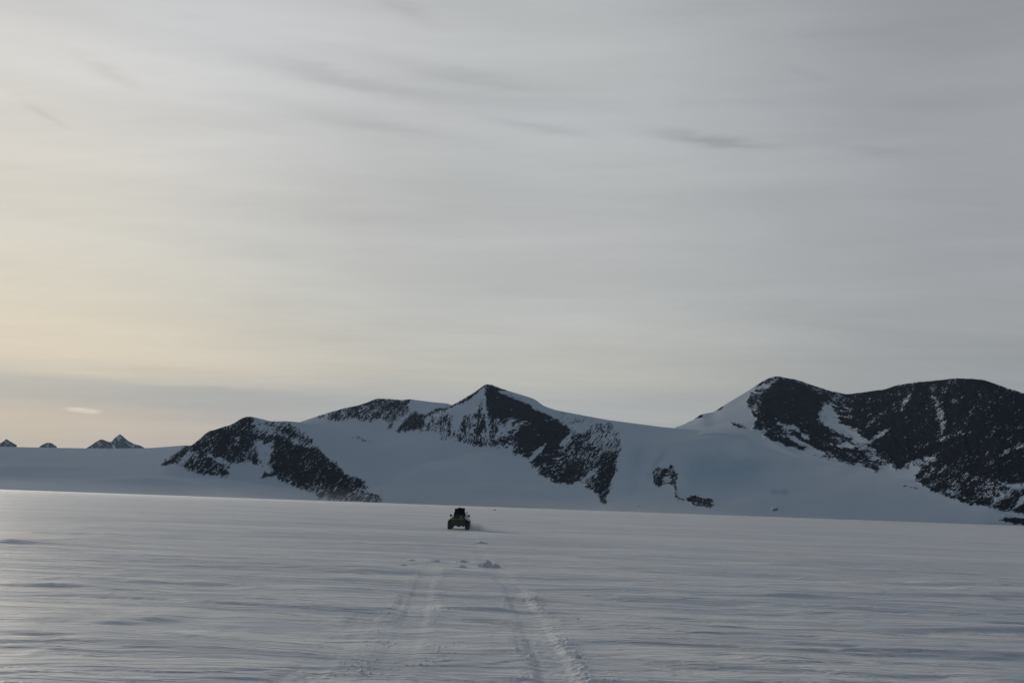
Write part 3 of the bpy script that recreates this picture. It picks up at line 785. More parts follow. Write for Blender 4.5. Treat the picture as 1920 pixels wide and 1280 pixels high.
# ------------------------------------------------------------------ sky, sun, air
def build_world():
    w = bpy.data.worlds.new("World")
    sc.world = w
    w.use_nodes = True
    nt = NT(w.node_tree)
    dirv = nt.n('ShaderNodeTexCoord').outputs['Generated']
    sep = nt.n('ShaderNodeSeparateXYZ', ins={0: dirv})
    x, y, z = sep.outputs
    az = nt.m('MULTIPLY', nt.m('ARCTAN2', x, y), 57.29578)
    el = nt.m('MULTIPLY', nt.m('ARCSINE', z), 57.29578)
    # slow ripples in the layer of cloud
    plane = nt.m('ADD', nt.m('ABSOLUTE', z), .10)
    cx, cy = nt.m('DIVIDE', x, plane), nt.m('DIVIDE', y, plane)
    nA = nt.noise(nt.xyz(nt.m('MULTIPLY', cx, .7), nt.m('MULTIPLY', cy, 2.3)), 1.0, 5, .55, .5)
    nB = nt.noise(nt.xyz(nt.m('MULTIPLY', az, .035), nt.m('MULTIPLY', el, .42), 3.0), 1.0, 5, .55, .6)
    el_w = nt.m('ADD', el, nt.m('MULTIPLY', nt.m('SUBTRACT', nB, .5), 1.6))
    fac = nt.m('DIVIDE', el_w, 42.0, clamp=True)

    def ramp(px, stops):
        r = nt.n('ShaderNodeValToRGB')
        cr = r.color_ramp
        cr.interpolation = 'EASE'
        pts = []
        for py, c in stops:
            v = ray(np.array(float(px)), np.array(float(py)))
            g_ = sum(c) / 3
            c = tuple(g_ + (q - g_) * .90 for q in c)
            pts.append((min(1, max(0, math.degrees(math.asin(v[2])) / 42.0)), srgb(*c)))
        pts.sort()
        pts = [(p, tuple(v * 1.10 for v in c)) for p, c in pts]
        pts.append((1.0, srgb(152, 155, 160)))
        while len(cr.elements) < len(pts):
            cr.elements.new(.5)
        for e, (p, c) in zip(cr.elements, pts):
            e.position = p
            e.color = (*c, 1)
        nt.set(r.inputs[0], fac)
        return r.outputs[0]
    left = ramp(60, SKY_L)
    mid = ramp(960, SKY_M)
    right = ramp(1860, SKY_R)
    col = nt.mix(nt.step(az, -26, 1), left, mid)
    col = nt.mix(nt.step(az, 0, 27), col, right)
    rip = nt.m('ADD', nt.m('MULTIPLY', nt.m('SUBTRACT', nA, .5), .22), nt.m('MULTIPLY', nt.m('SUBTRACT', nB, .5), .24))
    nF = nt.noise(nt.xyz(nt.m('MULTIPLY', cx, 2.2), nt.m('ADD', nt.m('MULTIPLY', cy, 13.0), nt.m('MULTIPLY', cx, 1.5)), 5.0), 1.0, 6, .62, .8)
    rip = nt.m('ADD', rip, nt.m('MULTIPLY', nt.m('SUBTRACT', nF, .5), .10))
    # darker wisps hanging under the layer
    nW = nt.noise(nt.xyz(nt.m('MULTIPLY', az, .16), nt.m('MULTIPLY', el, .9), 9.0), 1.0, 4, .6, .8)
    wis = None
    for (px, py, hw, hh, k) in ((1330, 262, 105, 11, .24), (1010, 240, 100, 9, .12), (640, 150, 170, 16, .15), (700, 235, 170, 17, .12),
                                (205, 134, 60, 10, .09), (85, 212, 36, 7, .10), (760, 20, 60, 12, .09), (860, 140, 160, 14, .10), (1640, 285, 70, 8, .08), (1500, 135, 60, 6, .05)):
        v = ray(np.array(float(px)), np.array(float(py)))
        a0, e0 = math.degrees(math.atan2(v[0], v[1])), math.degrees(math.asin(v[2]))
        da = nt.m('DIVIDE', nt.m('SUBTRACT', az, a0), hw / F_PX * 57.3)
        wob = nt.m('MULTIPLY', nt.m('SUBTRACT', nW, .5), 1.3)
        de = nt.m('DIVIDE', nt.m('SUBTRACT', nt.m('ADD', el, nt.m('ADD', wob, nt.m('MULTIPLY', da, .45))), e0), hh / F_PX * 57.3)
        g = nt.m('EXPONENT', nt.m('MULTIPLY', nt.m('ADD', nt.m('MULTIPLY', da, da), nt.m('MULTIPLY', de, de)), -1.0))
        g = nt.m('MULTIPLY', g, -k)
        wis = g if wis is None else nt.m('ADD', wis, g)
    gain = nt.m('ADD', 1.0, nt.m('ADD', rip, wis))
    col = nt.mix(1.0, col, nt.xyz(gain, gain, gain), 'MULTIPLY')
    # glow round the veiled sun, out of view on the left
    sd = SUN_DIR
    dot = nt.n('ShaderNodeVectorMath', operation='DOT_PRODUCT', ins={0: dirv, 1: tuple(sd)}).outputs['Value']
    glow = nt.step(dot, .93, 1.0)
    col = nt.mix(nt.m('MULTIPLY', glow, .16), col, srgb(250, 236, 205))
    # the half of the sky away from the sun is a darker slate
    back = nt.step(nt.m('ABSOLUTE', nt.m('ADD', az, 8.0)), 42, 95)
    back = nt.m('MULTIPLY', back, nt.step(z, .95, .45))
    col = nt.mix(back, col, BACK)
    zen = nt.step(el, 33, 62)
    col = nt.mix(nt.m('MULTIPLY', zen, nt.m('SUBTRACT', 1.0, back)), col, ZENITH)
    sky = nt.n('ShaderNodeTexSky', sky_type='NISHITA', sun_disc=False, sun_elevation=R(SUN_EL), sun_rotation=R(SUN_AZ),
               altitude=800.0)
    ten = nt.mix(1.0, col, (10, 10, 10), 'MULTIPLY')
    both = nt.mix(.97, sky.outputs[0], ten)
    bg = nt.n('ShaderNodeBackground', ins={'Color': both, 'Strength': .1})
    out = nt.n('ShaderNodeOutputWorld')
    nt.t.links.new(bg.outputs[0], out.inputs[0])


SUN_AZ, SUN_EL = -35.0, 10.0
SUN_DIR = np.array([math.sin(R(SUN_AZ)) * math.cos(R(SUN_EL)), math.cos(R(SUN_AZ)) * math.cos(R(SUN_EL)), math.sin(R(SUN_EL))])
BACK = (.043, .072, .108)
ZENITH = (.13, .15, .175)
SKY_L = [(880, (178, 170, 163)), (835, (182, 171, 161)), (808, (190, 176, 162)), (785, (197, 181, 162)), (762, (184, 173, 161)), (740, (170, 167, 162)), (712, (170, 168, 163)),
         (690, (200, 190, 172)), (655, (214, 200, 178)), (600, (213, 202, 181)), (560, (210, 202, 185)), (500, (207, 202, 188)),
         (400, (201, 198, 189)), (300, (203, 200, 193)), (200, (205, 203, 199)), (110, (203, 202, 200)), (0, (199, 199, 199))]
SKY_M = [(940, (176, 178, 178)), (770, (177, 178, 175)), (700, (186, 184, 174)), (640, (186, 185, 178)), (560, (180, 181, 178)), (440, (179, 180, 179)),
         (330, (180, 182, 181)), (220, (180, 182, 183)), (120, (181, 183, 183)), (0, (179, 181, 182))]
SKY_R = [(960, (150, 152, 154)), (700, (152, 155, 157)), (600, (153, 156, 158)), (450, (154, 157, 160)), (300, (154, 157, 161)), (150, (152, 155, 160)), (0, (144, 147, 152))]


def build_light():
    s = bpy.data.lights.new("sun", 'SUN')
    s.energy, s.angle, s.color = 1.6, R(9), (1.0, .90, .76)
    o = bpy.data.objects.new("sun", s)
    o.rotation_euler = Vector(-SUN_DIR).to_track_quat('-Z', 'Y').to_euler()
    COL.objects.link(o)


def build_haze():
    x, y0, y1, zb, zt = 19000, -18900, 19000, -12.0, 1300.0
    me = bpy.data.meshes.new("haze")
    bm = bmesh.new()
    bmesh.ops.create_cube(bm, size=1)
    for v in bm.verts:
        v.co = (v.co.x * 2 * x, y0 + (v.co.y + .5) * (y1 - y0), zb + (v.co.z + .5) * (zt - zb))
    bm.to_mesh(me)
    bm.free()
    mt, nt = material("thin_air")
    pv = nt.n('ShaderNodeVolumePrincipled', ins={'Color': (.52, .71, 1.0), 'Density': .5 / 30000, 'Anisotropy': .2})
    out = nt.n('ShaderNodeOutputMaterial')
    nt.t.links.new(pv.outputs[0], out.inputs['Volume'])
    me.materials.append(mt)
    o = bpy.data.objects.new("haze", me)
    COL.objects.link(o)
    tag(o, "thin pale blue air softening the far mountains", None, None, 'stuff')


def build_drift():
    # snow grains blowing close over the plain
    me = bpy.data.meshes.new("blowing_snow")
    bm = bmesh.new()
    bmesh.ops.create_cube(bm, size=1)
    for v in bm.verts:
        v.co = (v.co.x * 4200, v.co.y * 4000 - 450, -1.6 + (v.co.z + .5) * 2.9)
    bm.to_mesh(me)
    bm.free()
    mt, nt = material("blowing_snow")
    pv = nt.n('ShaderNodeVolumePrincipled', ins={'Color': (.86, .92, 1.0), 'Density': .0003, 'Anisotropy': .68})
    out = nt.n('ShaderNodeOutputMaterial')
    nt.t.links.new(pv.outputs[0], out.inputs['Volume'])
    me.materials.append(mt)
    o = bpy.data.objects.new("blowing_snow", me)
    COL.objects.link(o)
    tag(o, "knee high veil of fine blowing snow over the plain", None, None, 'stuff')


def build_foot_drift():
    me = bpy.data.meshes.new("ground_drift")
    bm = bmesh.new()
    bmesh.ops.create_cube(bm, size=1)
    for v in bm.verts:
        v.co = (v.co.x * 4400, 2620 + (v.co.y + .5) * 800, -9 + (v.co.z + .5) * 62)
    bm.to_mesh(me)
    bm.free()
    mt, nt = material("ground_drift")
    z = nt.n('ShaderNodeSeparateXYZ', ins={0: nt.n('ShaderNodeTexCoord').outputs['Object']}).outputs[2]
    t = nt.m('DIVIDE', nt.m('SUBTRACT', 53.0, z), 62.0, clamp=True)
    pv = nt.n('ShaderNodeVolumePrincipled', ins={'Color': (.86, .90, .98), 'Density': nt.m('MULTIPLY', nt.m('POWER', t, 3.0), .0019), 'Anisotropy': .45})
    out = nt.n('ShaderNodeOutputMaterial')
    nt.t.links.new(pv.outputs[0], out.inputs['Volume'])
    me.materials.append(mt)
    o = bpy.data.objects.new("ground_drift", me)
    COL.objects.link(o)
    tag(o, "pale band of blowing snow along the foot of the mountains", None, None, 'stuff')


def ellipsoid_volume(name, loc, size, dens, color, aniso, scale, thr, rot=0.0):
    me = bpy.data.meshes.new(name)
    bm = bmesh.new()
    bmesh.ops.create_icosphere(bm, subdivisions=3, radius=1)
    for v in bm.verts:
        v.co = (v.co.x * size[0], v.co.y * size[1], v.co.z * size[2])
    bm.to_mesh(me)
    bm.free()
    mt, nt = material(name)
    ob = nt.n('ShaderNodeTexCoord').outputs['Object']
    q = nt.n('ShaderNodeVectorMath', operation='DIVIDE', ins={0: ob, 1: size}).outputs[0]
    return me, mt, nt, ob, q


def build_cloud():
    p = at_dist(np.array(157.), np.array(769.5), 24000.)
    k = 24000 / F_PX
    size = (39 * k, 12 * k, 6.8 * k)
    me, mt, nt, ob, q = ellipsoid_volume("cloud", p, size, 0, 0, 0, 0, 0)
    sepq = nt.n('ShaderNodeSeparateXYZ', ins={0: q})
    n = nt.noise(nt.xyz(nt.m('MULTIPLY', sepq.outputs[0], 1.6), nt.m('MULTIPLY', sepq.outputs[1], 1.2), nt.m('MULTIPLY', sepq.outputs[2], 2.2)), 1.3, 4, .6, .4)
    r = nt.n('ShaderNodeVectorMath', operation='LENGTH', ins={0: q}).outputs['Value']
    d = nt.step(nt.m('ADD', r, nt.m('MULTIPLY', nt.m('SUBTRACT', n, .5), 1.5)), .95, .1)
    pv = nt.n('ShaderNodeVolumePrincipled', ins={'Color': (1, .97, .90), 'Density': nt.m('MULTIPLY', d, .0045), 'Anisotropy': .6})
    out = nt.n('ShaderNodeOutputMaterial')
    nt.t.links.new(pv.outputs[0], out.inputs['Volume'])
    me.materials.append(mt)
    o = bpy.data.objects.new("cloud", me)
    o.location = p
    o.rotation_euler = (0, R(2.5), -math.atan2(p[0], p[1]))
    COL.objects.link(o)
    tag(o, "small bright cream lens shaped cloud above the far peaks on the left", "cloud")


# ------------------------------------------------------------------ mesh pieces
class MB:
    def __init__(s):
        s.bm = bmesh.new()

    def hexa(s, lo, hi):
        """box lofted between two rectangles given as 4 points each"""
        vs = [s.bm.verts.new(p) for p in lo + hi]
        for f in ((3, 2, 1, 0), (4, 5, 6, 7), (0, 1, 5, 4), (1, 2, 6, 5), (2, 3, 7, 6), (3, 0, 4, 7)):
            s.bm.faces.new([vs[i] for i in f])
        return s

    def box(s, x0, x1, y0, y1, z0, z1, tx=0.0, ty0=0.0, ty1=0.0):
        return s.hexa([(x0, y0, z0), (x1, y0, z0), (x1, y1, z0), (x0, y1, z0)],
                      [(x0 + tx, y0 + ty0, z1), (x1 - tx, y0 + ty0, z1), (x1 - tx, y1 - ty1, z1), (x0 + tx, y1 - ty1, z1)])

    def tube(s, a, b, r, seg=8):
        a, b = Vector(a), Vector(b)
        q = (b - a).to_track_quat('Z', 'Y')
        rings = []
        for p in (a, b):
            rings.append([s.bm.verts.new(p + q @ Vector((r * math.cos(t), r * math.sin(t), 0))) for t in [i * 2 * math.pi / seg for i in range(seg)]])
        for i in range(seg):
            s.bm.faces.new((rings[0][i], rings[0][(i + 1) % seg], rings[1][(i + 1) % seg], rings[1][i]))
        s.bm.faces.new(rings[0][::-1])
        s.bm.faces.new(rings[1])
        return s

    def lathe_x(s, prof, seg=40):
        """profile of (x, radius) turned about the x axis"""
        rings = [[s.bm.verts.new((x, r * math.cos(i * 2 * math.pi / seg), r * math.sin(i * 2 * math.pi / seg))) for i in range(seg)] for x, r in prof]
        for a, b in zip(rings, rings[1:]):
            for i in range(seg):
                s.bm.faces.new((a[i], a[(i + 1) % seg], b[(i + 1) % seg], b[i]))
        return s

    def done(s, name, mat, parent=None, bevel=0.0, seg=2, smooth=False):
        bmesh.ops.recalc_face_normals(s.bm, faces=s.bm.faces)
        if bevel:
            bmesh.ops.bevel(s.bm, geom=s.bm.edges[:], offset=bevel, segments=seg, affect='EDGES', profile=.6)
        if smooth:
            for f in s.bm.faces:
                f.smooth = True
        me = bpy.data.meshes.new(name)
        s.bm.to_mesh(me)
        s.bm.free()
        me.materials.append(mat)
        o = bpy.data.objects.new(name, me)
        COL.objects.link(o)
        if parent is not None:
            o.parent = parent
        return o


def build_truck():
    silver = plain_mat("silver_paint", (.42, .45, .48), .35, .2, .12, 3)
    bodyp = plain_mat("dark_green_paint", (.030, .036, .034), .4, .1, .15, 3)
    dark = plain_mat("dark_painted_steel", (.022, .020, .020), .55, 0, .3, 5)
    rubber = plain_mat("tyre_rubber", (.010, .011, .013), .85, 0, .3, 9, .01)
    black = plain_mat("black_plastic", (.012, .012, .014), .5)
    glass = plain_mat("tinted_glass", (.010, .022, .022), .08, 0, .1, 2)
    steel = plain_mat("bare_steel", (.16, .17, .17), .45, .7)
    red_l = plain_mat("red_lens", (.045, .004, .004), .25)
    white = plain_mat("plate_white", (.55, .57, .55), .5, 0, .05)
    green1 = plain_mat("green_canvas", (.014, .062, .020), .75, 0, .35, 7, .02)
    green2 = plain_mat("olive_canvas", (.040, .058, .028), .75, 0, .35, 7, .02)
    strapm = plain_mat("yellow_green_webbing", (.22, .36, .10), .7)
    redm = plain_mat("maroon_canvas", (.045, .008, .016), .7, 0, .4, 6, .03)
    redb = plain_mat("red_canvas", (.12, .010, .020), .7, 0, .3, 6, .03)
    blackc = plain_mat("black_canvas", (.014, .012, .013), .75, 0, .3, 6, .03)

    g = gpt(859.3, 994)
    loc = (float(g[0]), float(g[1]), float(TRUCK_Z))
    t = tag(empty("off_road_truck", loc), "dark truck on huge tyres seen from behind, loaded with green and red cargo", "truck")
    # local frame: y forward from the rear axle, z up from the snow
    b = MB()
    b.box(-.72, .72, -.78, 1.05, .62, 1.30)                                  # cargo bed
    b.box(-.74, .74, 1.06, 2.75, .58, 1.36)                                  # lower cab
    b.box(-.70, .70, 2.76, 4.05, .60, 1.26, .03, 0, .10)                     # bonnet
    b.box(-.73, .73, 1.10, 2.55, 1.362, 1.93, .12, .10, .55)                 # greenhouse
    b.done("body", bodyp, t, .035)
    b = MB()
    b.box(-.70, .70, -.86, -.785, .66, 1.27)
    for xx in (-.46, 0, .46):
        b.box(xx - .16, xx + .16, -.875, -.862, .76, 1.17)
    b.done("tailgate", dark, t, .012)
    b = MB(); b.box(-.53, .53, 1.075, 1.10, 1.45, 1.83, .06, .075, -.075)
    b.done("rear_window", glass, t, .01)
    for s in (-1, 1):
        b = MB()
        xs = (s * .688, s * .672)
        lo, hi = min(xs), max(xs)
        b.hexa([(s * .712, 1.30, 1.42), (s * .732, 1.30, 1.42), (s * .732, 2.42, 1.42), (s * .712, 2.42, 1.42)],
               [(s * .622, 1.36, 1.82), (s * .650, 1.36, 1.82), (s * .650, 2.10, 1.82), (s * .622, 2.10, 1.82)])
        b.done("side_window", glass, t, .004)
    b = MB(); b.hexa([(-.58, 2.50, 1.40), (.58, 2.50, 1.40), (.58, 2.56, 1.40), (-.58, 2.56, 1.40)],
                     [(-.48, 2.06, 1.84), (.48, 2.06, 1.84), (.48, 2.12, 1.84), (-.48, 2.12, 1.84)])
    b.done("windscreen", glass, t, .006)
    # wheels
    for s in (-1, 1):
        for yy in (0.0, 3.30):
            w = MB().lathe_x([(-.23, .30), (-.235, .42), (-.21, .49), (-.16, .52), (.16, .52), (.21, .49), (.235, .42), (.23, .30)], 48)
            # tread blocks
            for i in range(30):
                a = i * 2 * math.pi / 30
                for x0, x1, off in ((-.21, -.03, 0), (.03, .21, .5)):
                    a1 = a + off * 2 * math.pi / 30
                    c, sn = math.cos(a1), math.sin(a1)
                    tt = (-sn, c)
                    pts = []
                    for rr in (.512, .545):
                        for xx, sg in ((x0, -1), (x1, -1), (x1, 1), (x0, 1)):
                            pts.append((xx, rr * c + sg * .032 * tt[0], rr * sn + sg * .032 * tt[1]))
                    w.hexa(pts[:4], pts[4:])
            wheel = w.done("tyre", rubber, None)
            hub = bpy.data.objects.new("wheel", None)
            COL.objects.link(hub)
            hub.parent = t
            hub.location = (s * .965, yy, .53)
            wheel.parent = hub
            MB().lathe_x([(-.17, 0.001), (-.17, .08), (-.12, .10), (-.10, .26), (-.20, .29), (-.20, .305), (.20, .305), (.20, .29), (.10, .26), (.12, .10), (.17, .08), (.17, .001)], 24).done("rim", steel, hub, smooth=False)
            # arched flare over the tyre
            f = MB()
            n = 10
            for i in range(n):
                q0, q1 = (math.radians(48 + 84 * k / n) for k in (i, i + 1))
                pts = []
                for q in (q0, q1):
                    cy, cz = math.cos(q), math.sin(q)
                    ri, ro = .63, .70
                    pts.append([(s * .70, yy + cy * (ri + .14), .53 + cz * (ri + .20)), (s * .70, yy + cy * (ro + .16), .53 + cz * (ro + .26)),
                                (s * 1.16, yy + cy * ro, .53 + cz * (ro - .10)), (s * 1.19, yy + cy * ri, .53 + cz * (ri - .14))])
                f.hexa(pts[0], pts[1])
            bmesh.ops.remove_doubles(f.bm, verts=f.bm.verts, dist=.0005)
            f.done("fender_flare", silver, t)
        b = MB(); b.box(s * .62 - .07, s * .62 + .07, -.90, -.864, .92, 1.22)
        b.done("tail_light", red_l, t, .01)
        m_ = MB(); m_.box(s * 1.02 - .11, s * 1.02 + .11, 2.30, 2.42, 1.36, 1.62)
        mir = m_.done("side_mirror", black, t, .03)
        MB().tube((s * .72, 2.38, 1.42), (s * .93, 2.36, 1.47), .022).done("mirror_arm", black, mir)
        b = MB(); b.box(s * .965 - .2, s * .965 + .2, -.66, -.64, .24, .66)
        b.done("mud_flap", rubber, t, .006)
    b = MB()
    b.box(-.74, .74, -.98, -.88, .42, .66)
    b.done("rear_bumper", dark, t, .02)
    b = MB()
    b.tube((-.75, 0, .53), (.75, 0, .53), .065, 12).box(-.17, .21, -.17, .17, .30, .70).box(-.62, -.40, -.1, .1, .33, .60).box(.44, .62, -.1, .1, .33, .60)
    b.done("rear_axle", dark, t)
    b = MB()
    b.tube((-.75, 3.3, .53), (.75, 3.3, .53), .065, 12).box(-.20, .12, 3.16, 3.44, .38, .68)
    b.done("front_axle", dark, t)
    b = MB()
    for s in (-1, 1):
        b.box(s * .42 - .05, s * .42 + .05, -.7, 4.0, .56, .66)
    b.box(-.37, .37, -.66, -.56, .56, .64).box(-.37, .37, 1.6, 1.7, .56, .64)
    b.done("chassis", dark, t)
    b = MB(); b.box(-.05, .05, -1.62, -.90, .42, .50); b.tube((0, -1.58, .50), (0, -1.58, .58), .03)
    b.done("tow_hitch", steel, t, 0)
    # carrier hung behind the tailgate
    b = MB()
    b.box(-.60, .60, -1.52, -.99, .505, .545)
    for xx in (-.60, .57):
        b.box(xx, xx + .03, -1.52, -1.49, .546, .72)
    b.box(-.57, .57, -1.518, -1.495, .69, .715)
    b.done("cargo_carrier", dark, t, .004)
    b = MB(); b.box(.20, .44, -1.512, -1.50, .0, .0)
    b.bm.clear()
    b.box(.17, .40, -1.478, -1.462, 1.31, 1.41)
    b.done("licence_plate", white, t, .004)
    # roof rack
    b = MB()
    for s in (-1, 1):
        b.tube((s * .56, 1.05, 1.945), (s * .56, 2.35, 1.945), .02)
        for yy in (1.25, 1.95):
            b.tube((s * .50, yy, 1.89), (s * .56, yy, 1.97), .018)
    for k in range(6):
        yy = 1.07 + k * .25
        b.tube((-.56, yy, 1.945), (.56, yy, 1.945), .016)
    b.done("roof_rack", black, t)
    for xx in (-.36, .30):
        MB().box(xx - .19, xx + .19, 1.00, 1.05, 1.845, 1.885).done("work_light", steel, t, .008)
    MB().tube((.78, 2.72, 1.10), (.78, 2.72, 1.95), .045, 10).done("snorkel", black, t)

    # cargo, each piece a thing of its own
    def W(o):
        o.location = loc
        return o

    def bag(name, mat, x0, x1, y0, y1, z0, z1, seed, label, cat, group, amp=.025, ridge=0):
        bm = bmesh.new()
        bmesh.ops.create_cube(bm, size=1)
        bmesh.ops.subdivide_edges(bm, edges=bm.edges[:], cuts=9, use_grid_fill=True)
        for v in bm.verts:
            c = v.co * 2
            # squircle section with soft corners
            L = (abs(c.x) ** 5 + abs(c.y) ** 5 + abs(c.z) ** 5) ** .2
            c = c / max(L, 1e-6)
            f = amp * (math.sin(7 * c.x + seed * 3 + 2 * c.z) + math.sin(9 * c.z + seed + 3 * c.y) + math.sin(5 * c.y + 6 * c.x - seed))
            c = c * (1 + f)
            v.co = ((x0 + x1) / 2 + c.x * (x1 - x0) / 2, (y0 + y1) / 2 + c.y * (y1 - y0) / 2, max(z0, (z0 + z1) / 2 + c.z * (z1 - z0) / 2))
        mb = MB()
        mb.bm.free()
        mb.bm = bm
        o = W(mb.done(name, mat, None, smooth=True))
        return tag(o, label, cat, group)
    b1 = bag("cargo_bag", green1, -.56, -.035, -1.46, -1.0, .547, 1.58, 1, "bright green upright cargo bag strapped on the back of the truck, left one", "cargo bag", "green cargo bags on the truck", .01)
    b2 = bag("cargo_bag", green2, .035, .56, -1.46, -1.0, .547, 1.58, 4, "olive grey upright cargo bag strapped behind the truck, right of the green one", "cargo bag", "green cargo bags on the truck", .01)
    MBs = MB()
    MBs.box(-.585, .585, -1.492, -1.482, 1.135, 1.195).box(-.595, -.587, -1.49, -.95, 1.135, 1.195).box(.587, .595, -1.49, -.95, 1.135, 1.195)
    tag(W(MBs.done("cargo_strap", strapm, None)), "yellow green strap across both green bags behind the truck", "strap")
    bag("duffel_bag", redb, -.56, -.20, .96, 1.75, 1.955, 2.30, 2, "red duffel bag at the left end of the truck roof rack", "duffel bag", "bags on the truck roof", .02)
    bag("duffel_bag", redm, -.22, .22, .95, 1.80, 1.955, 2.40, 5, "dark maroon duffel bag in the middle of the truck roof, the tallest", "duffel bag", "bags on the truck roof", .02)
    bag("duffel_bag", blackc, .20, .58, .96, 1.78, 1.955, 2.37, 8, "blackish red duffel bag at the right end of the truck roof rack", "duffel bag", "bags on the truck roof", .02)

    # snow thrown up by the right wheels
    size = (2.6, 2.6, 1.05)
    me, mt, nt, ob, q = ellipsoid_volume("snow_spray", None, size, 0, 0, 0, 0, 0)
    sq = nt.n('ShaderNodeSeparateXYZ', ins={0: q})
    n = nt.noise(ob, 1.1, 4, .6, .5)
    r = nt.n('ShaderNodeVectorMath', operation='LENGTH', ins={0: q}).outputs['Value']
    d = nt.m('MULTIPLY', nt.step(r, 1.0, .15), nt.step(n, .30, .75))
    d = nt.m('MULTIPLY', d, nt.step(nt.m('ADD', sq.outputs[2], nt.m('MULTIPLY', sq.outputs[0], .45)), .45, -.45))
    pv = nt.n('ShaderNodeVolumePrincipled', ins={'Color': (.72, .78, .88), 'Density': nt.m('MULTIPLY', d, 1.1), 'Anisotropy': .3})
    out = nt.n('ShaderNodeOutputMaterial')
    nt.t.links.new(pv.outputs[0], out.inputs['Volume'])
    me.materials.append(mt)
    o = bpy.data.objects.new("snow_spray", me)
    o.location = (loc[0] + 2.2, loc[1] + .6, loc[2] + .45)
    COL.objects.link(o)
    tag(o, "low puff of snow dust drifting off the right wheels of the truck", "snow dust", None, 'stuff')


TRUCK_Z = -.53


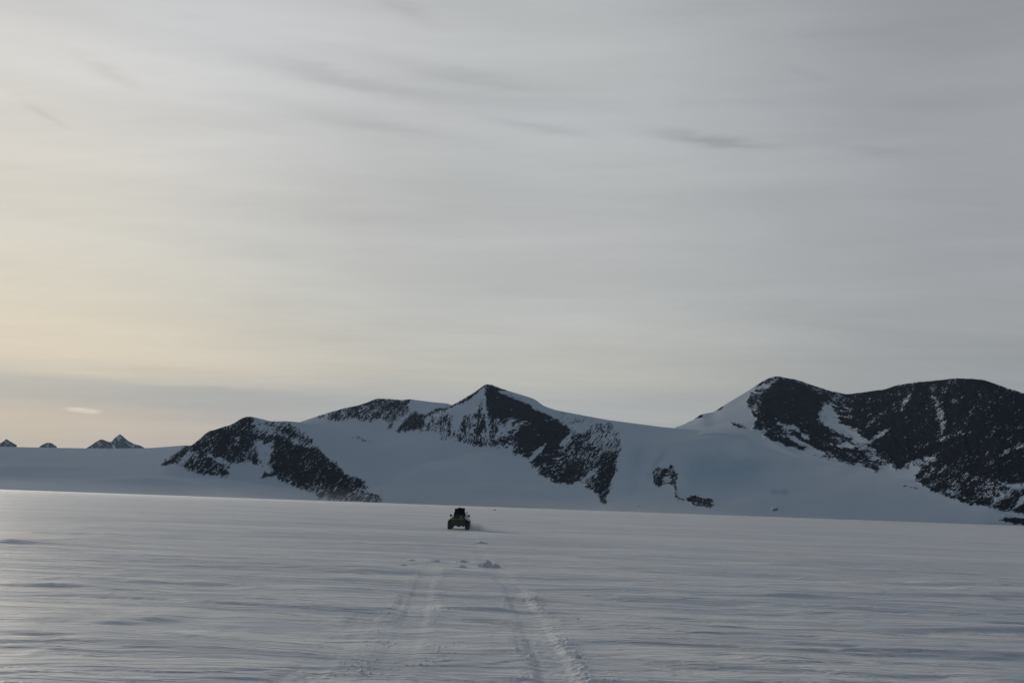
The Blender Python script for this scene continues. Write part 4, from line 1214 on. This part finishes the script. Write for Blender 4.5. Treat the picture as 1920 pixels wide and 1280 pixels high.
def build_lumps():
    mt, nt = material("broken_snow")
    ob = nt.n('ShaderNodeTexCoord').outputs['Object']
    n = nt.noise(ob, 14.0, 5, .65)
    bump = nt.n('ShaderNodeBump', ins={'Strength': .8, 'Distance': .03, 'Height': n})
    surface(nt, **{'Base Color': nt.mix(n, (.74, .78, .83), (.86, .87, .89)), 'Roughness': .7, 'IOR': 1.31, 'Normal': bump.outputs[0]})
    rockm = plain_mat("dark_stone", (.03, .03, .034), .8, 0, .3, 5, .02)
    lumps = [
        (913, 1059, 15, 20, "largest broken snow block beside the right rut behind the truck", mt),
        (868, 1049, 7, 6, "jagged snow lump between the ruts, left of the largest block", mt),
        (867, 1060, 6, 5, "flat snow lump just below the jagged one between the ruts", mt),
        (818, 1050, 9, 6, "rounded snow lump on the left rut behind the truck", mt),
        (773, 1047, 6, 4, "small snow lump left of the left rut, farther of two", mt),
        (757, 1056, 7, 4, "small snow lump left of the left rut, nearer of two", mt),
        (902, 1018, 6, 5, "snow clod where the right rut cuts the far drift", mt),
        (1083, 1231, 7, 8, "dark shaded snow clod right of the near end of the right rut", mt),
        (1084, 1156, 3, 4, "single tiny bright snow clod out right of the right rut", mt),
    ]
    for i, (px, py, hw, h, label, m_) in enumerate(lumps):
        p = gpt(px, py)
        k = math.hypot(p[0], p[1]) / F_PX
        W, H = hw * k * (1.0 if i == 0 else 1.45), h * k * (.66 if i == 0 else .95)
        rnd = random.Random(40 + i)
        n = 64
        gx, gy = np.meshgrid(np.linspace(-2.0, 2.0, n), np.linspace(-1.8, 1.8, n))
        f = np.full(gx.shape, -1.0)
        subs = [(0, 0, 1.0, 1.0)] + [(rnd.uniform(-1.2, 1.3), rnd.uniform(-.9, .9), rnd.uniform(.25, .6), rnd.uniform(.25, .6)) for _ in range(6)]
        for ox, oy, rr, hh in subs:
            wx, wy = gx + .35 * perlin(gx * 2.3 + i, gy * 2.3, 200) - ox, gy + .35 * perlin(gx * 2.3 + 7, gy * 2.3 + i, 201) - oy
            q = np.abs(wx / rr) ** 1.3 + np.abs(wy / rr) ** 1.3
            f = np.maximum(f, hh * (1 - q))
        rag = .22 * perlin(gx * 4 + 3 * i, gy * 4, 202) + .16 * perlin(gx * 9, gy * 9 + 2 * i, 203)
        crumbs = np.maximum(perlin(gx * 7 + i, gy * 7, 204) - .30, 0) * np.exp(-(gx ** 2 + gy ** 2) / 1.6) * .9
        tail = .30 * np.exp(-((gy + .1) / .45) ** 2) * sm(-.1, .5, gx) * (1 - sm(.6, 2.0, gx))
        f = np.maximum(np.maximum(f + rag * (f > -.3), crumbs), tail) * 1.0
        edge = sm(0, .3, 2.0 - np.abs(gx)) * sm(0, .3, 1.8 - np.abs(gy))
        X, Y = p[0] + gx * W, p[1] + gy * W
        Z = plain_height(X, Y) - .02 + np.maximum(f, 0) * edge * H
        z0 = float(plain_height(np.array([p[0]]), np.array([p[1]]))[0])
        G = np.stack([X - p[0], Y - p[1], Z - z0], 2)
        o = mesh_from("snow_clod", G.reshape(-1, 3), grid_faces(n, n), grid_normals(G), m_)
        o.location = (p[0], p[1], z0)
        tag(o, label, "snow clod", "snow clods broken up along the wheel ruts")
    # dark speck lying far out on the plain
    p = at_dist(np.array(927.5), np.array(957.6), 640.)
    bm = bmesh.new()
    bmesh.ops.create_icosphere(bm, subdivisions=3, radius=1)
    for v in bm.verts:
        c = v.co.copy()
        s = 1 + .25 * math.sin(5 * c.x + 3 * c.y) + .15 * math.sin(9 * c.z + 4 * c.x)
        v.co = (c.x * .75 * s, c.y * .6 * s, max(-.3, c.z) * .55 * s)
    me = bpy.data.meshes.new("boulder")
    bm.to_mesh(me)
    bm.free()
    me.materials.append(rockm)
    o = bpy.data.objects.new("boulder", me)
    z = float(plain_height(np.array([p[0]]), np.array([p[1]]))[0])
    o.location = (p[0], p[1], z + .05)
    COL.objects.link(o)
    tag(o, "tiny dark boulder alone far out on the plain right of the truck", "boulder")


# ------------------------------------------------------------------ build
build_world()
build_light()
build_plain()
build_mountains()
TRUCK_Z = float(plain_height(np.array([gpt(859.3, 994)[0] - .9, gpt(859.3, 994)[0] + .9]), np.array([gpt(859.3, 994)[1]] * 2)).mean()) - .02
build_truck()
build_lumps()
build_cloud()
build_haze()
build_drift()
build_foot_drift()

sc.view_settings.view_transform = 'Standard'
sc.view_settings.look = 'None'
sc.view_settings.exposure = 0
sc.view_settings.gamma = 1
sc.cycles.volume_max_steps = 256
sc.cycles.use_denoising = True
